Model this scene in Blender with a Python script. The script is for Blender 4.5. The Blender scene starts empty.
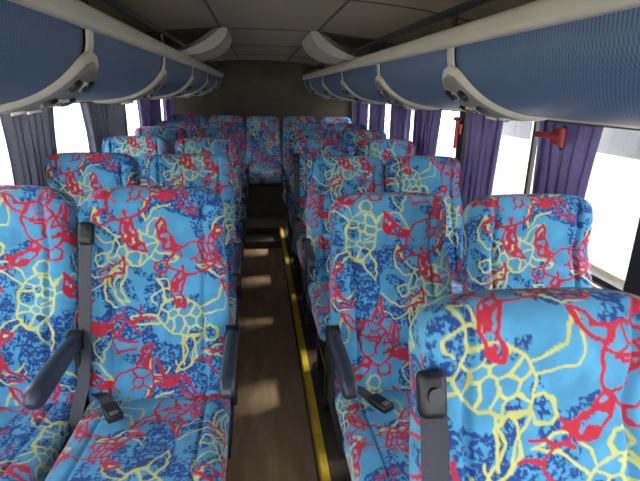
import bpy, math, random
import numpy as np
from mathutils import Vector, Matrix
random.seed(4); rng=np.random.RandomState(7)
scene=bpy.context.scene
scene.view_settings.view_transform='Standard'
C=0.085; HW=1.175; XL=C-HW; XR=C+HW
YF=-2.0; YB=6.62
PZ=0.15

# ---------------------------------------------------------------- materials
def s2l(c):
    return tuple(((v/255)/12.92 if v/255<=.04045 else ((v/255+.055)/1.055)**2.4) for v in c)+(1,)
def mat(name,rgb,rough=.6,metal=0,noise=0,nscale=8,bump=0,bscale=60,spec=.5,trans=0):
    m=bpy.data.materials.new(name); m.use_nodes=True
    nt=m.node_tree; b=nt.nodes['Principled BSDF']
    b.inputs['Base Color'].default_value=s2l(rgb); b.inputs['Roughness'].default_value=rough
    b.inputs['Metallic'].default_value=metal
    b.inputs['Specular IOR Level'].default_value=spec
    geo=nt.nodes.new('ShaderNodeNewGeometry')
    if noise:
        n=nt.nodes.new('ShaderNodeTexNoise'); n.inputs['Scale'].default_value=nscale; n.inputs['Detail'].default_value=5
        nt.links.new(geo.outputs['Position'],n.inputs['Vector'])
        r=nt.nodes.new('ShaderNodeValToRGB'); c=s2l(rgb)
        r.color_ramp.elements[0].position=.3; r.color_ramp.elements[1].position=.7
        r.color_ramp.elements[0].color=tuple(v*(1-noise) for v in c[:3])+(1,)
        r.color_ramp.elements[1].color=tuple(min(1,v*(1+noise)) for v in c[:3])+(1,)
        nt.links.new(n.outputs['Fac'],r.inputs['Fac']); nt.links.new(r.outputs['Color'],b.inputs['Base Color'])
    if bump:
        n2=nt.nodes.new('ShaderNodeTexNoise'); n2.inputs['Scale'].default_value=bscale
        nt.links.new(geo.outputs['Position'],n2.inputs['Vector'])
        bp=nt.nodes.new('ShaderNodeBump'); bp.inputs['Strength'].default_value=bump; bp.inputs['Distance'].default_value=.01
        nt.links.new(n2.outputs['Fac'],bp.inputs['Height']); nt.links.new(bp.outputs['Normal'],b.inputs['Normal'])
    return m
M_cream=mat('cream_plastic',(178,174,164),.45,noise=.05,nscale=3)
M_grey=mat('grey_plastic',(112,110,107),.45,noise=.05,nscale=3)
M_dark=mat('black_plastic',(24,25,30),.45,noise=.1,nscale=20)
M_arm=mat('slate_plastic',(44,52,68),.4,noise=.08,nscale=20)
M_metal=mat('painted_steel',(58,58,62),.4,metal=.7,noise=.1)
M_belt=mat('belt_webbing',(66,66,76),.8,bump=.3,bscale=300)
M_wall=mat('wall_laminate',(104,98,92),.7,noise=.08,nscale=5)
M_rear=mat('rear_carpet',(84,76,67),.9,noise=.15,nscale=6,bump=.3,bscale=200)
M_ceil=mat('ceiling_vinyl',(160,149,133),.75,noise=.06,nscale=2.5,bump=.15,bscale=150)
M_seam=mat('seam_trim',(72,66,60),.6)
M_plat=mat('platform_vinyl',(66,58,52),.7,noise=.15,nscale=12)
M_yellow=mat('yellow_nosing',(214,178,50),.5,noise=.2,nscale=15)
M_red=mat('red_plastic',(150,28,34),.4,noise=.05)
M_rubber=mat('window_rubber',(34,34,36),.6,noise=.05)
M_inner=mat('rack_interior',(56,53,52),.8,noise=.1)
M_curtR=mat('curtain_purple',(100,90,134),.9,bump=.4,bscale=90,noise=.12,nscale=14)
M_curtL=mat('curtain_grey',(110,110,126),.9,bump=.4,bscale=90,noise=.12,nscale=14)
M_ground=mat('yard_concrete',(200,194,182),.9,noise=.1,nscale=.6)
M_build=mat('painted_render',(225,222,212),.9,noise=.05,nscale=.8)
M_bus=mat('bus_paint',(212,205,186),.4,noise=.04)
M_busg=mat('bus_glass',(70,76,78),.15,noise=.1)
M_stripe=mat('bus_stripe',(205,195,150),.4,noise=.04)
for m in (M_curtR,M_curtL):
    nt=m.node_tree; b=nt.nodes['Principled BSDF']; out=[n for n in nt.nodes if n.type=='OUTPUT_MATERIAL'][0]
    t=nt.nodes.new('ShaderNodeBsdfTranslucent'); t.inputs['Color'].default_value=b.inputs['Base Color'].default_value
    mx=nt.nodes.new('ShaderNodeMixShader'); mx.inputs[0].default_value=.12
    nt.links.new(b.outputs[0],mx.inputs[1]); nt.links.new(t.outputs[0],mx.inputs[2]); nt.links.new(mx.outputs[0],out.inputs[0])
def glass_mat():
    m=bpy.data.materials.new('window_glass'); m.use_nodes=True; nt=m.node_tree; nt.nodes.clear()
    o=nt.nodes.new('ShaderNodeOutputMaterial'); tr=nt.nodes.new('ShaderNodeBsdfTransparent'); g=nt.nodes.new('ShaderNodeBsdfGlossy')
    tr.inputs[0].default_value=(.95,.97,.97,1); g.inputs['Roughness'].default_value=.05
    fr=nt.nodes.new('ShaderNodeFresnel'); mx=nt.nodes.new('ShaderNodeMixShader')
    mu=nt.nodes.new('ShaderNodeMath'); mu.operation='MULTIPLY'; mu.inputs[1].default_value=.5
    nt.links.new(fr.outputs[0],mu.inputs[0]); nt.links.new(mu.outputs[0],mx.inputs[0])
    nt.links.new(tr.outputs[0],mx.inputs[1]); nt.links.new(g.outputs[0],mx.inputs[2]); nt.links.new(mx.outputs[0],o.inputs[0])
    return m
M_glass=glass_mat()
def floor_mat():
    m=mat('aisle_vinyl',(120,92,66),.5); nt=m.node_tree; b=nt.nodes['Principled BSDF']
    geo=nt.nodes.new('ShaderNodeNewGeometry'); mp=nt.nodes.new('ShaderNodeMapping'); mp.inputs['Scale'].default_value=(9,1.6,1)
    n=nt.nodes.new('ShaderNodeTexNoise'); n.inputs['Scale'].default_value=2; n.inputs['Detail'].default_value=6
    r=nt.nodes.new('ShaderNodeValToRGB'); r.color_ramp.elements[0].position=.3; r.color_ramp.elements[1].position=.72
    r.color_ramp.elements[0].color=s2l((144,118,90)); r.color_ramp.elements[1].color=s2l((176,148,118))
    nt.links.new(geo.outputs['Position'],mp.inputs[0]); nt.links.new(mp.outputs[0],n.inputs['Vector'])
    nt.links.new(n.outputs['Fac'],r.inputs['Fac']); nt.links.new(r.outputs[0],b.inputs['Base Color'])
    return m
M_floor=floor_mat()
def panel_mat():
    m=mat('ribbed_blue_fabric',(40,72,120),.5); nt=m.node_tree; b=nt.nodes['Principled BSDF']
    geo=nt.nodes.new('ShaderNodeNewGeometry'); sp=nt.nodes.new('ShaderNodeSeparateXYZ'); nt.links.new(geo.outputs['Position'],sp.inputs[0])
    def M(op,a,bv):
        n=nt.nodes.new('ShaderNodeMath'); n.operation=op
        nt.links.new(a,n.inputs[0])
        if isinstance(bv,(int,float)): n.inputs[1].default_value=bv
        elif bv is not None: nt.links.new(bv,n.inputs[1])
        return n.outputs[0]
    s1=M('SINE',M('MULTIPLY',sp.outputs[1],2*math.pi/.011),None)
    s2=M('SINE',M('MULTIPLY',sp.outputs[0],2*math.pi/.011),None)
    a=M('MULTIPLY',s1,s2)
    s=M('MULTIPLY_ADD',a,.5); s.node.inputs[2].default_value=.5
    r=nt.nodes.new('ShaderNodeValToRGB'); r.color_ramp.elements[0].color=s2l((44,64,98)); r.color_ramp.elements[1].color=s2l((86,110,144))
    nt.links.new(s,r.inputs['Fac']); nt.links.new(r.outputs[0],b.inputs['Base Color'])
    return m
M_panel=panel_mat()
def fabric_mat():
    m=mat('turtle_print_moquette',(80,160,210),.85,spec=.25); nt=m.node_tree; b=nt.nodes['Principled BSDF']
    at=nt.nodes.new('ShaderNodeAttribute'); at.attribute_name='print'
    nt.links.new(at.outputs['Color'],b.inputs['Base Color'])
    geo=nt.nodes.new('ShaderNodeNewGeometry')
    n=nt.nodes.new('ShaderNodeTexNoise'); n.inputs['Scale'].default_value=11; n.inputs['Detail'].default_value=3
    nt.links.new(geo.outputs['Position'],n.inputs['Vector'])
    bp=nt.nodes.new('ShaderNodeBump'); bp.inputs['Strength'].default_value=.5; bp.inputs['Distance'].default_value=.03
    nt.links.new(n.outputs['Fac'],bp.inputs['Height']); nt.links.new(bp.outputs['Normal'],b.inputs['Normal'])
    b.inputs['Sheen Weight'].default_value=.1
    return m
M_fab=fabric_mat()

# ---------------------------------------------------------------- printed pattern tile
TL=0.66; NT=600; PX=TL/NT
gy,gx=np.meshgrid((np.arange(NT)+.5)*PX,(np.arange(NT)+.5)*PX,indexing='ij')
def blobs(sig,seed):
    r=np.random.RandomState(seed).randn(NT,NT); f=np.fft.fft2(r); k=np.fft.fftfreq(NT)
    kk=k[:,None]**2+k[None,:]**2
    a=np.real(np.fft.ifft2(f*np.exp(-kk*2*(math.pi*sig)**2))); return a/a.std()
gx=gx+.0045*blobs(13,801)+.0008*blobs(4,805); gy=gy+.0045*blobs(13,802)+.0008*blobs(4,806)
def wrap(d): return (d+TL/2)%TL-TL/2
def stroke(mask,pts,w):
    for (x0,y0),(x1,y1) in zip(pts[:-1],pts[1:]):
        mx,my=(x0+x1)/2,(y0+y1)/2
        R=math.hypot(x1-x0,y1-y0)/2+w+.022
        n=int(R/PX)+1; ci=int(my/PX); cj=int(mx/PX)
        I=np.arange(ci-n,ci+n+1)%NT; J=np.arange(cj-n,cj+n+1)%NT; ix=np.ix_(I,J)
        dx,dy=wrap(gx[ix]-mx),wrap(gy[ix]-my); ex,ey=(x1-x0)/2,(y1-y0)/2
        L2=ex*ex+ey*ey+1e-12
        t=np.clip((dx*ex+dy*ey)/L2,-1,1)
        d=np.hypot(dx-t*ex,dy-t*ey)
        mask[ix]=np.maximum(mask[ix],np.clip((w-d)/PX+.5,0,1))
def fillpoly(mask,pts):
    P=np.array(pts); c=P.mean(0); dx=wrap(gx-c[0]); dy=wrap(gy-c[1]); P=P-c
    ins=np.zeros_like(mask,dtype=bool)
    for i in range(len(P)):
        x0,y0=P[i];x1,y1=P[(i+1)%len(P)]
        if abs(y1-y0)<1e-9: continue
        cond=((y0>dy)!=(y1>dy))&(dx<(x1-x0)*(dy-y0)/(y1-y0)+x0)
        ins^=cond
    mask[ins]=1
def turtle(cx,cy,ang,s):
    ca,sa=math.cos(ang),math.sin(ang)
    T=lambda p,q:(cx+s*(p*ca-q*sa),cy+s*(p*sa+q*ca))
    ell=lambda pc,qc,a,b,n=16:[T(pc+a*math.cos(i*2*math.pi/n),qc+b*math.sin(i*2*math.pi/n)) for i in range(n+1)]
    shell=ell(0,0,.088,.060)
    net=[]
    for p in(-.03,.03):
        net.append([T(p+.02*math.cos(k*math.pi/3),.021*math.sin(k*math.pi/3)) for k in range(7)])
        for sg in(1,-1):
            net.append([T(p+.01,sg*.018),T(p+.018,sg*.052)]); net.append([T(p-.01,sg*.018),T(p-.016,sg*.052)])
    net.append([T(-.01,0),T(.01,0)]); net.append([T(.05,0),T(.088,0)]); net.append([T(-.05,0),T(-.088,0)])
    head=[T(p,q) for p,q in [(.086,.014),(.105,.024),(.128,.018),(.138,0),(.128,-.018),(.105,-.024),(.086,-.014)]]
    fl=[]
    for sg in (1,-1):
        fl.append([T(p,q*sg) for p,q in [(.060,.044),(.092,.066),(.112,.100),(.100,.140),(.070,.175),(.066,.150),(.072,.120),(.060,.090),(.035,.058)]])
        fl.append([T(p,q*sg) for p,q in [(-.06,.042),(-.085,.066),(-.12,.085),(-.148,.080),(-.13,.06),(-.10,.04),(-.080,.024)]])
    return shell,net,head,fl
blue=np.zeros((NT,NT)); yel=blue.copy(); red=blue.copy()
NC=3; D=TL/NC
sp1=((blobs(2.3,31)>-.25)&(np.abs(blobs(5,33))>.14))*1.
mott=blobs(2.1,35)
for i in range(NC):
  for j in range(NC):
    k=(i+j)%3; cx=(i+.5+random.uniform(-.12,.12))*D; cy=(j+.5+random.uniform(-.12,.12))*D
    a=random.uniform(0,6.28)
    shell,net,head,fl=turtle(cx,cy,a,random.uniform(.92,1.04))
    s3,n3,h3,f3=turtle(cx+D/2,cy+D/2,a+2,.78)
    reg=np.zeros((NT,NT))
    for f_ in f3+[h3]: fillpoly(reg,f_); stroke(reg,f_,.005)
    fillpoly(reg,s3)
    if k!=1: blue=np.maximum(blue,reg*sp1)
    if k==0:
        stroke(blue,shell,.0034)
        reg=np.zeros((NT,NT)); fillpoly(reg,shell)
        for f_ in fl+[head]: fillpoly(reg,f_); stroke(reg,f_,.003)
        blue=np.maximum(blue,reg*((mott>-.15)*1.))
        for f_ in fl[::2]: stroke(yel,[(x+.015,y+.01) for x,y in f_],.0034)
        for q,f_ in enumerate(turtle(cx+D*.45,cy-D*.35,a+1,.80)[3][::2]):
            stroke(red,f_,.0046)
    elif k==1:
        for p in [shell+shell[:1],head]+net+fl: stroke(yel,p,.0036)
    else:
        stroke(red,shell,.0046); stroke(red,head,.0050)
        for p in net[::2]: stroke(red,p,.0038)
        for q,f_ in enumerate(fl):
            stroke(red,f_,.0048)
            g=np.zeros((NT,NT)); fillpoly(g,f_); red=np.maximum(red,g*(blobs(5,300+i+q)>(-.2 if q%2==0 else .6)))
for k,(n,wd) in enumerate([(10,.0046),(8,.0046),(9,.0034),(8,.0036),(8,.0046),(8,.0034),(9,.0034)]):
    x,y,a=random.uniform(0,TL),random.uniform(0,TL),random.uniform(0,6.28); P=[(x,y)]; m_=[red,red,yel,yel,red,yel,yel][k]; turn=random.choice((-1,1))*.33
    for q in range(n):
        a+=turn+random.uniform(-.3,.3); x+=.016*math.cos(a); y+=.016*math.sin(a); P.append((x,y))
        if q in(2,4,6) and m_ is red:
            b_=a-1.1*math.copysign(1,turn); P2=[(x,y)]; xx,yy=x,y
            for z in range(4): b_+=.25; xx+=.012*math.cos(b_); yy+=.012*math.sin(b_); P2.append((xx,yy))
            stroke(m_,P2,wd)
    stroke(m_,P,wd)
base=np.array(s2l((80,154,198))[:3]); cb=np.array(s2l((36,70,136))[:3]); cy_=np.array(s2l((204,200,116))[:3]); cr=np.array(s2l((190,44,66))[:3])
tile=np.ones((NT,NT,3))*base
tile*= (1+.06*blobs(12,55))[...,None]
for msk,col in ((blue,cb),(yel,cy_),(red,cr)):
    tile=tile*(1-msk[...,None])+col*msk[...,None]
tile=np.clip(tile,0,1)
PS=1.12   # print scale on the cloth
def sample(s,t):
    u=(s*PS/PX)%NT-.5; v=(t*PS/PX)%NT-.5
    u0=np.floor(u).astype(int); v0=np.floor(v).astype(int); fu=(u-u0)[:,None]; fv=(v-v0)[:,None]
    g=lambda a,b: tile[b%NT,a%NT]
    return (g(u0,v0)*(1-fu)+g(u0+1,v0)*fu)*(1-fv)+(g(u0,v0+1)*(1-fu)+g(u0+1,v0+1)*fu)*fv

# ---------------------------------------------------------------- mesh builder
class MB:
    def __init__(s): s.v=[];s.f=[];s.m=[];s.mats=[]
    def mi(s,m):
        if m not in s.mats: s.mats.append(m)
        return s.mats.index(m)
    def add(s,v,f,m):
        o=len(s.v); s.v+= [tuple(p) for p in v]; s.f+=[tuple(i+o for i in q) for q in f]; s.m+=[s.mi(m)]*len(f)
    def box(s,x0,x1,y0,y1,z0,z1,m,M=None,b=0):
        if b<=0:
            v=[(x,y,z) for x in(x0,x1) for y in(y0,y1) for z in(z0,z1)]
            f=[(0,1,3,2),(4,6,7,5),(0,4,5,1),(2,3,7,6),(0,2,6,4),(1,5,7,3)]
        else:
            import bmesh
            bm=bmesh.new(); bmesh.ops.create_cube(bm,size=1)
            for q in bm.verts:
                q.co=Vector(((x0+x1)/2+q.co.x*(x1-x0),(y0+y1)/2+q.co.y*(y1-y0),(z0+z1)/2+q.co.z*(z1-z0)))
            bmesh.ops.bevel(bm,geom=bm.edges[:],offset=b,segments=3,profile=.5,affect='EDGES')
            bm.verts.index_update()
            v=[tuple(q.co) for q in bm.verts]; f=[tuple(q.index for q in p.verts) for p in bm.faces]; bm.free()
        if M is not None: v=[tuple(M@Vector(p)) for p in v]
        s.add(v,f,m)
    def cyl(s,p0,p1,r,m,n=16,r1=None):
        p0=Vector(p0);p1=Vector(p1); r1=r if r1 is None else r1
        d=(p1-p0).normalized(); a=d.orthogonal().normalized(); b=d.cross(a)
        v=[];
        for p,rr in((p0,r),(p1,r1)):
            for i in range(n):
                t=2*math.pi*i/n; v.append(p+a*rr*math.cos(t)+b*rr*math.sin(t))
        f=[(i,(i+1)%n,n+(i+1)%n,n+i) for i in range(n)]+[tuple(range(n-1,-1,-1)),tuple(range(n,2*n))]
        s.add(v,f,m)
    def sweepY(s,prof,ys,m,closed=False):
        n=len(prof); v=[(x,y,z) for y in ys for x,z in prof]; f=[]
        for j in range(len(ys)-1):
            for i in range(n if closed else n-1):
                a=j*n+i; b=j*n+(i+1)%n; f.append((a,b,b+n,a+n))
        if closed: f+=[tuple(range(n)),tuple(range((len(ys)-1)*n,len(ys)*n))]
        s.add(v,f,m)
    def mesh(s,name,smooth=True):
        me=bpy.data.meshes.new(name); me.from_pydata(s.v,[],s.f)
        for m in s.mats: me.materials.append(m)
        me.polygons.foreach_set('material_index',s.m)
        import bmesh
        bm=bmesh.new(); bm.from_mesh(me); bmesh.ops.recalc_face_normals(bm,faces=bm.faces[:])
        for f in bm.faces: f.smooth=smooth
        for e in bm.edges:
            if len(e.link_faces)==2 and e.calc_face_angle(0)>.6: e.smooth=False
        bm.to_mesh(me); bm.free(); return me
    def obj(s,name,parent=None,smooth=True):
        return link(s.mesh(name,smooth),name,parent)
def link(me,name,parent=None,loc=(0,0,0),rot=(0,0,0)):
    o=bpy.data.objects.new(name,me); scene.collection.objects.link(o); o.location=loc; o.rotation_euler=rot
    if parent: o.parent=parent
    return o

# ---------------------------------------------------------------- padded parts
def pillow(name,W,T,L,off,front_fn,mapfn,nu=340,nv=270,r0=.06,r1=.12,hwfn=None,m_top=3.0):
    ph=np.linspace(0,2*math.pi,4001); mm=4.0
    rx=W*np.sign(np.cos(ph))*np.abs(np.cos(ph))**(2/mm); rn=T*np.sign(np.sin(ph))*np.abs(np.sin(ph))**(2/mm)
    seg=np.hypot(np.diff(rx),np.diff(rn))*np.where((rn[1:]+rn[:-1])>-T*.9,1,.35)
    cum=np.r_[0,np.cumsum(seg)]; q=np.linspace(0,cum[-1],nu,endpoint=False)
    ux=np.interp(q,cum,rx)/W; un=np.interp(q,cum,rn)/T
    ne=26
    a0=r0*(1-np.cos(np.linspace(0,math.pi/2,ne)))
    a1=L-r1+r1*np.sin(np.linspace(0,math.pi/2,ne+14))
    av=np.r_[a0,np.linspace(r0,L-r1,nv-2*ne)[1:-1],a1]
    V=[];S=[]
    for a in av:
        w=W*(hwfn(a/L) if hwfn else 1); th=T
        if a<r0:
            t=(r0-a)/r0; w*=(1-t**4)**.25*.25+.75 if t<1 else .75; th*=max(1e-3,(1-t**2.2))**(1/2.2)
        if a>L-r1:
            t=(a-(L-r1))/r1; k=max(1e-4,1-t**m_top)**(1/m_top); w*=k
            tt=max(0,(a-(L-r1*.55))/(r1*.55)); th*=max(1e-4,1-tt**2.4)**(1/2.4)
        x=w*ux; n=th*un
        fr=np.clip(un,0,1)
        n=n+fr*front_fn(x,a/L)*min(1,th/T)
        drop=np.clip(T-n,0,3*T)
        s=x+np.sign(x)*drop*np.clip(np.abs(ux),0,1)**4
        v=np.clip((a/L-.86)/.14,0,1); tt_=a+drop*(v*v*(3-2*v))
        V.append(np.c_[x,np.full(nu,a),n]); S.append(np.c_[s,tt_])
    V=np.concatenate(V); S=np.concatenate(S)
    R=len(av)
    i=np.arange(nu); F=[]
    for j in range(R-1):
        F.append(np.c_[j*nu+i,j*nu+(i+1)%nu,(j+1)*nu+(i+1)%nu,(j+1)*nu+i])
    F=np.concatenate(F).tolist()+[list(range(nu)),list(range((R-1)*nu,R*nu))]
    P=mapfn(V)
    me=bpy.data.meshes.new(name); me.from_pydata(P.tolist(),[],F)
    me.polygons.foreach_set('use_smooth',[True]*len(F)); me.materials.append(M_fab)
    import bmesh
    bm=bmesh.new(); bm.from_mesh(me); bmesh.ops.recalc_face_normals(bm,faces=bm.faces[:]); bm.to_mesh(me); bm.free()
    col=np.ones((len(V),4),dtype=np.float32); col[:,:3]=sample(S[:,0]+off[0],S[:,1]+off[1])
    at=me.color_attributes.new('print','FLOAT_COLOR','POINT'); at.data.foreach_set('color',col.ravel())
    return me
def g(x,c,w): return np.exp(-((x-c)/w)**2)
def back_front(x,v):
    ax=np.abs(x)
    sb=1/(1+np.exp(-(ax-.145)/.016))
    lo=1/(1+math.exp(-(v-.1)/.03)); 
    d=.022*sb*lo*(1-.4*g(v,.72,.07))
    d=d+.012*g(v,.30,.15)*(1-sb)+.018*g(v,.88,.10)
    d=d-.013*g(ax,.142,.008)*lo*(1 if v<.9 else max(0,1-(v-.9)/.08))
    d=d-.008*g(v,.735,.014)*(1-sb)*0.6
    d=d+.004*np.sin(v*31+x*9)*(1-sb)
    return d
BL=.715
def back_map(V):
    x,a,n=V[:,0],V[:,1],V[:,2]
    c=n+.030*np.clip((a/BL-.7)/.3,0,1)**1.5
    return np.c_[x,-c,a]
def back_w(v): return 1.0-.05*v-.03*math.exp(-((v-.74)/.08)**2)
backs=[pillow('backrest_mesh_%d'%k,.222,.055,BL,o,back_front,back_map,hwfn=back_w,r1=.10,m_top=3.7) for k,o in enumerate([(.0,.0),(.17,.31),(.39,.12),(.52,.47)])]
def cush_front(x,v):
    ax=np.abs(x); sb=1/(1+np.exp(-(ax-.15)/.018))
    return .012*sb+.010*g(v,.8,.2)-.008*g(ax,.15,.007)-.005*g(v,.45,.012)*(1-sb)
def cush_map(V):
    x,a,n=V[:,0],V[:,1],V[:,2]
    return np.c_[x,.06-a,n+.02*(a/.5)]
cushs=[pillow('cushion_mesh_%d'%k,.222,.062,.52,o,cush_front,cush_map,nu=230,nv=180,r0=.05,r1=.06,m_top=7) for k,o in enumerate([(.25,.2),(.05,.44)])]

# seat hardware
def frame_mesh():
    b=MB()
    b.box(-.20,.20,-.40,.04,.355,.395,M_dark,b=.008)
    for x in(-.15,.15):
        b.box(x-.02,x+.02,-.36,-.32,.012,.36,M_metal,b=.004)
        b.box(x-.02,x+.02,-.06,-.02,.012,.36,M_metal,b=.004)
        b.box(x-.025,x+.025,-.40,.04,0,.014,M_metal,b=.003)
        b.box(x-.012,x+.012,-.33,-.05,.16,.19,M_metal)
    for s in(-1,1):
        b.cyl((s*.212,.03,.47),(s*.230,.03,.47),.042,M_dark,20)
        b.box(min(s*.214,s*.228),max(s*.214,s*.228),-.20,.05,.40,.47,M_dark,b=.006)
    return b.mesh('seat_frame_mesh')
FR=frame_mesh()
def arm_mesh():
    b=MB(); ys=np.linspace(0,1,22); ring=16; v=[];f=[]
    for t in ys:
        y=.03-.33*t; w=.017+.005*t; h=.022+.010*math.sin(t*2.2); zc=.004*math.sin(t*3)
        k=1
        if t>.88: k=max(.05,math.sqrt(max(0,1-((t-.88)/.12)**2)))
        if t<.08: k=max(.3,math.sqrt(max(0,1-((.08-t)/.08)**2)))
        for i in range(ring):
            a=2*math.pi*i/ring; ca,sa=math.cos(a),math.sin(a)
            v.append((w*(.6+.4*k)*math.copysign(abs(ca)**.6,ca),y,zc+h*k*math.copysign(abs(sa)**.6,sa)))
    n=len(ys)
    for j in range(n-1):
        for i in range(ring):
            f.append((j*ring+i,j*ring+(i+1)%ring,(j+1)*ring+(i+1)%ring,(j+1)*ring+i))
    f+=[tuple(range(ring)),tuple(range((n-1)*ring,n*ring))]
    b.add(v,f,M_arm)
    b.cyl((-.020,.02,0),(.020,.02,0),.030,M_dark,20)
    b.box(-.008,.008,.0,.04,-.25,0,M_dark,b=.003)
    return b.mesh('armrest_mesh')
AM=arm_mesh()
def ribbon(b,pts,wdir,w,th,m):
    P=[Vector(p) for p in pts]; v=[];f=[]
    for i,p in enumerate(P):
        d=(P[min(i+1,len(P)-1)]-P[max(i-1,0)]).normalized(); wd=Vector(wdir[i] if isinstance(wdir,list) else wdir).normalized(); n=d.cross(wd).normalized()
        for a,c in((-1,-1),(1,-1),(1,1),(-1,1)): v.append(p+wd*a*w/2+n*c*th/2)
    for i in range(len(P)-1):
        for k in range(4): f.append((i*4+k,i*4+(k+1)%4,(i+1)*4+(k+1)%4,(i+1)*4+k))
    f+=[(0,1,2,3),tuple(range(len(P)*4-4,len(P)*4))]
    b.add(v,f,m)
def belt_mesh(rec,shoulder=True):
    b=MB(); c,s=math.cos(rec),math.sin(rec)
    def bp(x,a,n): return (x,(-n)*c+a*s,.46+a*c+n*s)
    if shoulder:
        pts=[bp(-.204,.56,.072),bp(-.206,.51,.090),bp(-.208,.40,.088),bp(-.210,.2,.088),bp(-.214,.10,.088),(-.222,-.10,.53),(-.238,-.13,.43)]
        ribbon(b,pts,(1,-.35,0),.042,.003,M_belt)
        Mx=Matrix.Translation(Vector(bp(-.206,.56,.085)))@Matrix.Rotation(-rec,4,'X')
        b.box(-.022,.022,-.014,.020,-.036,.036,M_dark,M=Mx,b=.012)
        b.cyl(Mx@Vector((-.0,-.022,.0)),Mx@Vector((-.0,-.012,.0)),.013,M_metal,16)
    pts=[(-.19,-.02,.535),(-.15,-.07,.548),(-.12,-.13,.549)]
    ribbon(b,pts,(.7,.5,0),.036,.003,M_belt)
    Mb=Matrix.Translation((-.105,-.155,.556))@Matrix.Rotation(.55,4,'Z')
    b.box(-.022,.022,-.038,.038,-.010,.012,M_dark,M=Mb,b=.006)
    b.box(-.012,.012,-.030,-.012,.010,.0135,M_grey,M=Mb,b=.001)
    return b.mesh('seat_belt_mesh')
BM={}
def seat(x,ytop,side,zp=PZ,rec=.33,arm=True,var=None,belt=1):
    y=ytop-BL*math.sin(rec)
    e=bpy.data.objects.new('passenger_seat',None); scene.collection.objects.link(e); e.location=(x,y,zp+.001); e.empty_display_size=.2
    v=random.randrange(4) if var is None else var
    link(backs[v],'backrest',e,(0,0,.46),(-rec,0,0))
    link(cushs[v%2],'cushion',e,(0,-.04,.452))
    link(FR,'seat_frame',e)
    if arm: link(AM,'armrest',e,(side*.234,-.03,.715))
    if belt:
        k=(round(rec,2),belt)
        if k not in BM: BM[k]=belt_mesh(rec,belt==1)
        link(BM[k],'seat_belt',e)
    return e
XA=[C-.405,C-.870]
XB=[C+.385,C+.835]
left_rows=[1.62,2.50,3.38,4.24,5.08]
right_rows=[((.74,.38,-.005),(.72,.33,0)),((1.70,.50,-.008),(1.50,.36,-.034)),((2.62,.46,.0),(2.58,.42,-.03)),((3.42,.38,0),(3.40,.36,-.02)),((4.22,.36,0),(4.2,.34,-.02)),((5.04,.36,0),(5.02,.34,-.02))]
k=0
for i,y in enumerate(left_rows):
    r_=.33 if i==0 else .37
    seat(XA[0]-(.012 if i else 0),y,1,rec=r_,var=k%4,belt=1 if i%2==0 else 0); seat(XA[1],y-.02,1,rec=r_-.03,var=(k+1)%4,belt=2 if i==0 else 0); k+=3
for i,(p,q) in enumerate(right_rows):
    seat(XB[0]+p[2],p[0],-1,rec=p[1],var=(k+2)%4,belt=1 if i in(0,3) else (2 if i==1 else 0)); seat(XB[1]+q[2],q[0],-1,rec=q[1],var=k%4,belt=0,arm=(i!=0)); k+=1
for i in range(5):
    seat(C+(i-2)*.456-.01,6.30,1,zp=PZ+.002,rec=.36,arm=False,var=i%4,belt=0)

# ---------------------------------------------------------------- shell
AL=-.21; AR=.235
b=MB(); b.box(XL,XR,YF,YB,-.06,0,M_floor); b.obj('floor',smooth=False)
b=MB(); b.box(XL+.001,AL,YF+.001,YB-.001,.001,PZ,M_plat); b.obj('seat_platform',smooth=False)
b=MB(); b.box(AR,XR-.001,YF+.001,YB-.001,.001,PZ,M_plat); b.obj('seat_platform',smooth=False)
b=MB(); b.box(AL+.001,AR-.001,5.15,YB-.001,.001,PZ,M_plat); b.box(AL+.001,AR-.001,4.88,5.15,.001,.075,M_plat); b.obj('aisle_step',smooth=False)
b=MB(); b.box(XL+.02,XR-.02,5.66,5.68,PZ+.001,.50,M_rear); b.obj('trim_3',smooth=False)
for nm,x0,x1,s in(('trim_1',AL-.03,AL+.004,-1),('trim_2',AR-.004,AR+.03,1)):
    b=MB(); b.box(x0,x1,YF,5.14,PZ+.001,PZ+.006,M_yellow)
    xx=AR-.005 if s>0 else AL+.001
    b.box(xx,xx+.004,YF,5.14,PZ-.035,PZ+.006,M_yellow); b.obj(nm,smooth=False)
SILL=.93; WT=1.56
pill={-1:[-1.9,-.45,1.1,2.75,4.3,5.85],1:[-1.9,-.2,1.36,2.93,4.4,5.85]}
def ceil_z(h): return 1.97-.16*(abs(h)/HW)**2.6
for s,nm,X in((-1,'wall_left',XL),(1,'wall_right',XR)):
    b=MB(); xo=X+s*.06; x0,x1=min(X,xo),max(X,xo)
    b.box(x0,x1,YF,YB,0,SILL,M_wall); b.box(x0,x1,YF,YB,WT,1.84,M_inner)
    for p in pill[s]: b.box(x0,x1,p-.045,p+.045,SILL,WT,M_rubber)
    b.box(x0,x1,6.5,YB,SILL,WT,M_wall); b.box(x0,x1,YF,pill[s][0],SILL,WT,M_wall)
    b.box(min(X,X-s*.018),max(X,X-s*.018),YF,YB,SILL-.04,SILL,M_cream,b=.004)
    b.obj(nm,smooth=False)
    P=pill[s]+[6.545]
    for i in range(len(P)-1):
        y0,y1=P[i]+.045,P[i+1]-.045; b=MB()
        xm=X+s*.03
        b.box(xm-.003,xm+.003,y0,y1,SILL,WT,M_glass)
        for a,c_,d,e in((y0,y1,SILL,SILL+.02),(y0,y1,WT-.02,WT),(y0,y0+.02,SILL,WT),(y1-.02,y1,SILL,WT)):
            b.box(xm-.012,xm+.012,a,c_,d,e,M_rubber)
        if i%2==0: b.box(xm-.010,xm+.010,(y0+y1)/2-.01,(y0+y1)/2+.01,SILL,WT,M_metal)
        b.obj('window_%d'%(i+1+(0 if s<0 else 6)),smooth=False)
b=MB(); b.box(XL-.06,XR+.06,YB,YB+.06,0,2.0,M_rear)
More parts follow.
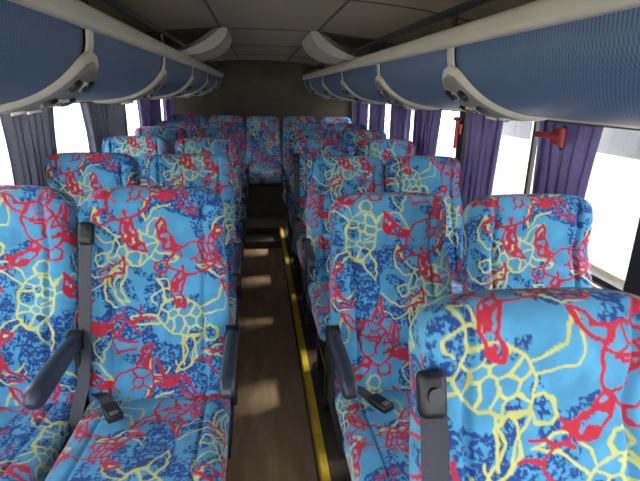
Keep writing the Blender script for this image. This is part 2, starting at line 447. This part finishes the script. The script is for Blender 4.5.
b.box(XL+.02,XR-.02,YB-.02,YB-.001,1.50,1.53,M_seam); b.obj('wall_rear',smooth=False)
b=MB(); b.box(XL-.06,XR+.06,YF-.06,YF,0,.80,M_wall); b.box(XL-.06,XR+.06,YF-.06,YF,1.80,2.02,M_wall)
b.box(XL-.06,XL+.06,YF-.06,YF,.8,1.8,M_rubber); b.box(XR-.06,XR+.06,YF-.06,YF,.8,1.8,M_rubber); b.box(C-.03,C+.03,YF-.05,YF-.01,.8,1.8,M_rubber)
b.obj('wall_front',smooth=False)
b=MB(); b.box(XL+.06,XR-.06,YF-.035,YF-.03,.8,1.8,M_glass); b.obj('window_13',smooth=False)
b=MB(); hs=np.linspace(-HW-.06,HW+.06,41)
prof=[(C+h,ceil_z(min(abs(h),HW))) for h in hs]+[(C+h,ceil_z(min(abs(h),HW))+.05) for h in hs[::-1]]
b.sweepY(prof,[YF,YB+.06],M_ceil,closed=True)
for h in(-.30,.30):
    b.box(C+h-.006,C+h+.006,YF,YB,ceil_z(h)-.004,ceil_z(h)+.002,M_seam)
for y in(-.2,1.0,2.15,3.3,4.45,5.6):
    pr=[(C+h,ceil_z(h)-.003) for h in np.linspace(-.9,.9,25)]+[(C+h,ceil_z(h)+.003) for h in np.linspace(.9,-.9,25)]
    b.sweepY(pr,[y-.007,y+.007],M_seam,closed=True)
b.obj('ceiling')

# ---------------------------------------------------------------- luggage racks
PR=[(.505,1.745),(.512,1.69),(.54,1.635),(.59,1.592),(.66,1.562),(.75,1.545),(.85,1.538),(.95,1.538)]
def cat(P,n):
    P=[Vector((*p,0)) for p in P]; P=[2*P[0]-P[1]]+P+[2*P[-1]-P[-2]]; out=[]
    for i in range(1,len(P)-2):
        for k in range(n):
            t=k/n; a,b_,c,d=P[i-1:i+3]
            q=.5*((2*b_)+(-a+c)*t+(2*a-5*b_+4*c-d)*t*t+(-a+3*b_-3*c+d)*t**3); out.append((q.x,q.y))
    out.append((P[-2].x,P[-2].y)); return out
belly=cat(PR,5)
def bnorm(i):
    a=belly[max(i-1,0)];c=belly[min(i+1,len(belly)-1)]; t=Vector((c[0]-a[0],c[1]-a[1])).normalized()
    return Vector((t.y,-t.x))
def rack(s,pods):
    b=MB(); X=lambda h:C+s*h
    Y0,Y1=YF+.002,6.3; WX=HW-.002
    N=[bnorm(i) for i in range(len(belly))]
    N=[n if n.y<0 or n.x<0 else -n for n in N]
    n=len(belly)
    def at(ii):
        ii=max(0,min(ii,n-1.001)); ia=int(ii); fr=ii-ia
        return Vector(belly[ia]).lerp(Vector(belly[ia+1]),fr), N[ia].lerp(N[ia+1],fr)
    edges=[Y0]+[p for p in pods]+[Y1]
    for i in range(len(edges)-1):
        a=edges[i]+(.018 if i else 0); c=edges[i+1]-(.018 if i<len(edges)-2 else 0)
        ys=np.linspace(a,c,18); v=[];f=[]
        for y in ys:
            e=min(y-a,c-y); k=min(1,e/.09); bulge=-.012*(1-math.sqrt(max(0,1-(1-k)**2)))
            for q,nn in zip(belly,N): v.append((X(q[0]+nn.x*bulge),y,q[1]+nn.y*bulge))
        for j in range(17):
            for t in range(n-1): f.append((j*n+t,j*n+t+1,(j+1)*n+t+1,(j+1)*n+t))
        b.add(v,f,M_panel)
    b.sweepY([(X(q[0]-m.x*.016),q[1]-m.y*.016) for q,m in zip(belly,N)]+[(X(WX),1.575)],[Y0,Y1],M_inner)
    lo=[(.945,1.532),(.96,1.524),(1.0,1.520),(1.10,1.522),(WX,1.535),(WX,1.572),(1.0,1.556),(.945,1.546)]
    b.sweepY([(X(h),z) for h,z in lo],[Y0,Y1],M_cream,closed=True)
    b.sweepY([(X(h),z) for h,z in [(1.02,1.5195),(1.03,1.512),(1.06,1.512),(1.07,1.5195)]],[Y0,Y1],M_inner,closed=True)
    rl=[(.505+.022*math.copysign(abs(math.cos(a))**.7,math.cos(a)),1.765+.028*math.copysign(abs(math.sin(a))**.7,math.sin(a))) for a in np.linspace(0,2*math.pi,25)[:-1]]
    b.sweepY([(X(h),z) for h,z in rl],[Y0,Y1],M_cream,closed=True)
    rl=[(.515+.012*math.cos(a),1.845+.012*math.sin(a)) for a in np.linspace(0,2*math.pi,15)[:-1]]
    b.sweepY([(X(h),z) for h,z in rl],[Y0,Y1],M_metal,closed=True)
    for p in pods:
        b.cyl((X(.51),p,1.78),(X(.515),p,1.845),.008,M_metal,10)
        v=[];f=[]
        for y,k in((p-.026,0),(p-.020,.005),(p+.020,.005),(p+.026,0)):
            for q,nn in zip(belly,N): v.append((X(q[0]+nn.x*(k-.004)),y,q[1]+nn.y*(k-.004)))
        for j in range(3):
            for t in range(n-1): f.append((j*n+t,j*n+t+1,(j+1)*n+t+1,(j+1)*n+t))
        b.add(v,f,M_cream)
        # service pod: cream housing, grey inset, vents and reading lights
        def dome(i0,i1,W_,H_,base,m):
            v=[];f=[]; nu=19; T=26
            for j in range(T+1):
                t=j/T; q,nn=at(i0+(i1-i0)*t)
                w=W_*max(.0,1-abs(2*t-1)**2.3)**(1/2.0)+.002; h=H_*max(0,1-abs(2*t-1)**4)**.5
                for k in range(nu):
                    u=-1+2*k/(nu-1); hh=base+h*max(0,1-abs(u)**4)**.5
                    v.append((X(q.x+nn.x*hh),p+u*w,q.y+nn.y*hh))
            for j in range(T):
                for k in range(nu-1): f.append((j*nu+k,j*nu+k+1,(j+1)*nu+k+1,(j+1)*nu+k))
            b.add(v,f,m)
        dome(5,n-6,.120,.018,.001,M_cream)
        dome(7,n-9,.098,.008,.0145,M_grey)
        for ii,dy,r,mm_ in((12,-.050,.020,M_dark),(12,.0,.016,M_cream),(12,.050,.020,M_dark),(17,-.062,.022,M_dark),(17,-.015,.018,M_cream),(17,.025,.018,M_cream),(17,.065,.022,M_dark),(22,-.045,.018,M_cream),(22,.045,.018,M_cream)):
            q,nn=at(ii)
            P_=lambda k: Vector((X(q.x+nn.x*k),p+dy,q.y+nn.y*k))
            b.cyl(P_(.018),P_(.029),r,mm_,20); b.cyl(P_(.029),P_(.031),r*.65,M_metal,16)
    cap=[(X(q[0]),q[1]) for q in belly]+[(X(WX),1.54),(X(WX),1.60),(X(.53),1.765)]
    b.sweepY(cap,[Y1-.005,Y1+.01],M_cream,closed=True)
    return b.obj('luggage_rack')
rack(-1,[-.7,.35,1.40,2.45,3.5,4.55,5.6])
rack(1,[-.55,.50,1.52,2.45,3.5,4.55,5.6])

# cream curved duct covers joining rack and ceiling
for s in(-1,1):
    b=MB(); n=14; v=[];f=[]; 
    for y,k in((3.25,.6),(3.29,1),(3.65,1),(3.9,.8)):
        for i in range(n+1):
            a=i/n*math.pi/2
            h=.56-.30*math.sin(a); z=1.80+(ceil_z(.27)-1.80)*(1-math.cos(a))
            v.append((C+s*(h),y,z-.004))
        for i in range(n,-1,-1):
            a=i/n*math.pi/2
            h=.56-.30*math.sin(a)+.10*k*math.cos(a)+.02; z=1.80+(ceil_z(.27)-1.80)*(1-math.cos(a))+.07*k*math.sin(a)
            v.append((C+s*h,y,min(z,ceil_z(h)-.001) ))
    m=2*(n+1)
    for j in range(3):
        for i in range(m): f.append((j*m+i,j*m+(i+1)%m,(j+1)*m+(i+1)%m,(j+1)*m+i))
    f+=[tuple(range(m)),tuple(range(3*m,4*m))]
    b.add(v,f,M_cream); b.obj('ceiling_duct_cover')

# ---------------------------------------------------------------- curtains
def curtain(s,y0,y1,m,z0=.80,z1=1.507):
    X=(XR if s>0 else XL)-s*.052
    folds=max(3,int((y1-y0)/.075)); n=folds*14; R=22; v=[];f=[]
    ph=random.uniform(0,6)
    for j in range(R+1):
        t=j/R; z=z1+(z0-z1)*t; sp=1-.16*math.sin(t*math.pi)+.04*t
        for i in range(n+1):
            u=i/n; y=(y0+y1)/2+(u-.5)*(y1-y0)*sp
            A=.025*(.7+.3*t)
            v.append((X+A*math.sin(u*folds*2*math.pi+ph+.5*math.sin(t*3+u*5))+.005*math.sin(u*17+t*4),y+.012*math.sin(u*folds*4*math.pi),z))
    for j in range(R):
        for i in range(n): f.append((j*(n+1)+i,j*(n+1)+i+1,(j+1)*(n+1)+i+1,(j+1)*(n+1)+i))
    b=MB(); b.add(v,f,m); b.box(X-.012,X+.012,y0,y1,z1-.004,z1+.004,M_metal)
    return b.obj('curtain')
for y0,y1 in((1.60,2.0),(2.30,2.72),(3.16,3.72),(3.84,4.36),(4.65,5.2),(5.4,6.0)): curtain(1,y0,y1,M_curtR)
for y0,y1,m in((.9,1.2,M_curtL),(2.16,2.70,M_curtL),(3.15,4.08,M_curtL),(4.55,5.5,M_curtR),(5.75,6.5,M_curtR)): curtain(-1,y0,y1,m)

# emergency hammers
def hammer(x,y,z,axis):
    b=MB()
    R=Matrix.Translation((x,y,z))@(Matrix.Rotation(math.pi/2,4,'X') if axis=='y' else Matrix.Identity(4))
    b.box(-.008,.012,-.03,.03,-.03,.03,M_red,M=R,b=.004)
    b.box(-.022,-.006,-.012,.012,-.12,.07,M_red,M=R,b=.005)
    b.cyl(R@Vector((-.015,-.035,.06)),R@Vector((-.015,.035,.06)),.013,M_red,14)
    b.cyl(R@Vector((-.015,.035,.06)),R@Vector((-.015,.052,.06)),.011,M_metal,12,r1=.001)
    b.cyl(R@Vector((-.015,-.035,.06)),R@Vector((-.015,-.052,.06)),.011,M_metal,12,r1=.001)
    return b.obj('emergency_hammer')
hammer(XR-.014,2.93,1.40,'z'); hammer(XR-.014,4.40,1.40,'z'); hammer(XR-.10,1.78,1.455,'y')

# ---------------------------------------------------------------- outside
b=MB(); b.box(-40,40,-30,50,-1.15,-1.05,M_ground); b.obj('yard_ground',smooth=False)
b=MB(); b.box(-9.2,-9,-10,30,-1.05,3.2,M_build)
for y in range(-8,28,4): b.box(-9.02,-8.97,y,y+1.4,.6,2.0,M_busg)
b.obj('building',smooth=False)
b=MB(); b.box(4.6,7.0,-1.5,9.5,-.65,2.1,M_bus,b=.12)
for i in range(7):
    b.box(4.585,4.61,-1.2+i*1.5,.1+i*1.5,.9,1.7,M_busg,b=.01)
b.box(4.59,4.61,-1.4,9.4,.2,.35,M_stripe)
for y in(.6,7.4):
    b.cyl((4.58,y,-.57),(4.9,y,-.57),.48,M_dark,32); b.cyl((4.57,y,-.57),(4.58,y,-.57),.25,M_metal,24)
    b.cyl((6.7,y,-.57),(7.0,y,-.57),.48,M_dark,32)
b.obj('parked_bus')

# ---------------------------------------------------------------- light
w=bpy.data.worlds.new('World'); scene.world=w; w.use_nodes=True
bg=w.node_tree.nodes['Background']; bg.inputs[0].default_value=(.96,.975,1,1); bg.inputs[1].default_value=10.5
sd=bpy.data.lights.new('sun','SUN'); sd.energy=10; sd.angle=.12; sd.color=(1,.93,.82)
so=bpy.data.objects.new('sun',sd); scene.collection.objects.link(so)
d=Vector((-1.0,-.42,-1.12)); so.rotation_euler=d.to_track_quat('-Z','Y').to_euler(); so.location=(8,0,8)

# ---------------------------------------------------------------- camera
cd=bpy.data.cameras.new('camera'); cd.lens=27; cd.sensor_width=36; cd.clip_start=.02
co=bpy.data.objects.new('camera',cd); scene.collection.objects.link(co); scene.camera=co
psi=math.radians(7.6); th=math.radians(17.2); ro=math.radians(1.4)
fw=Vector((math.sin(psi)*math.cos(th),math.cos(psi)*math.cos(th),-math.sin(th)))
r=Vector((math.cos(psi),-math.sin(psi),0)); u=r.cross(fw)
r2=r*math.cos(ro)+u*math.sin(ro); u2=u*math.cos(ro)-r*math.sin(ro)
Mx=Matrix((r2,u2,-fw)).transposed().to_4x4(); Mx.translation=Vector((0,0,1.6)); co.matrix_world=Mx
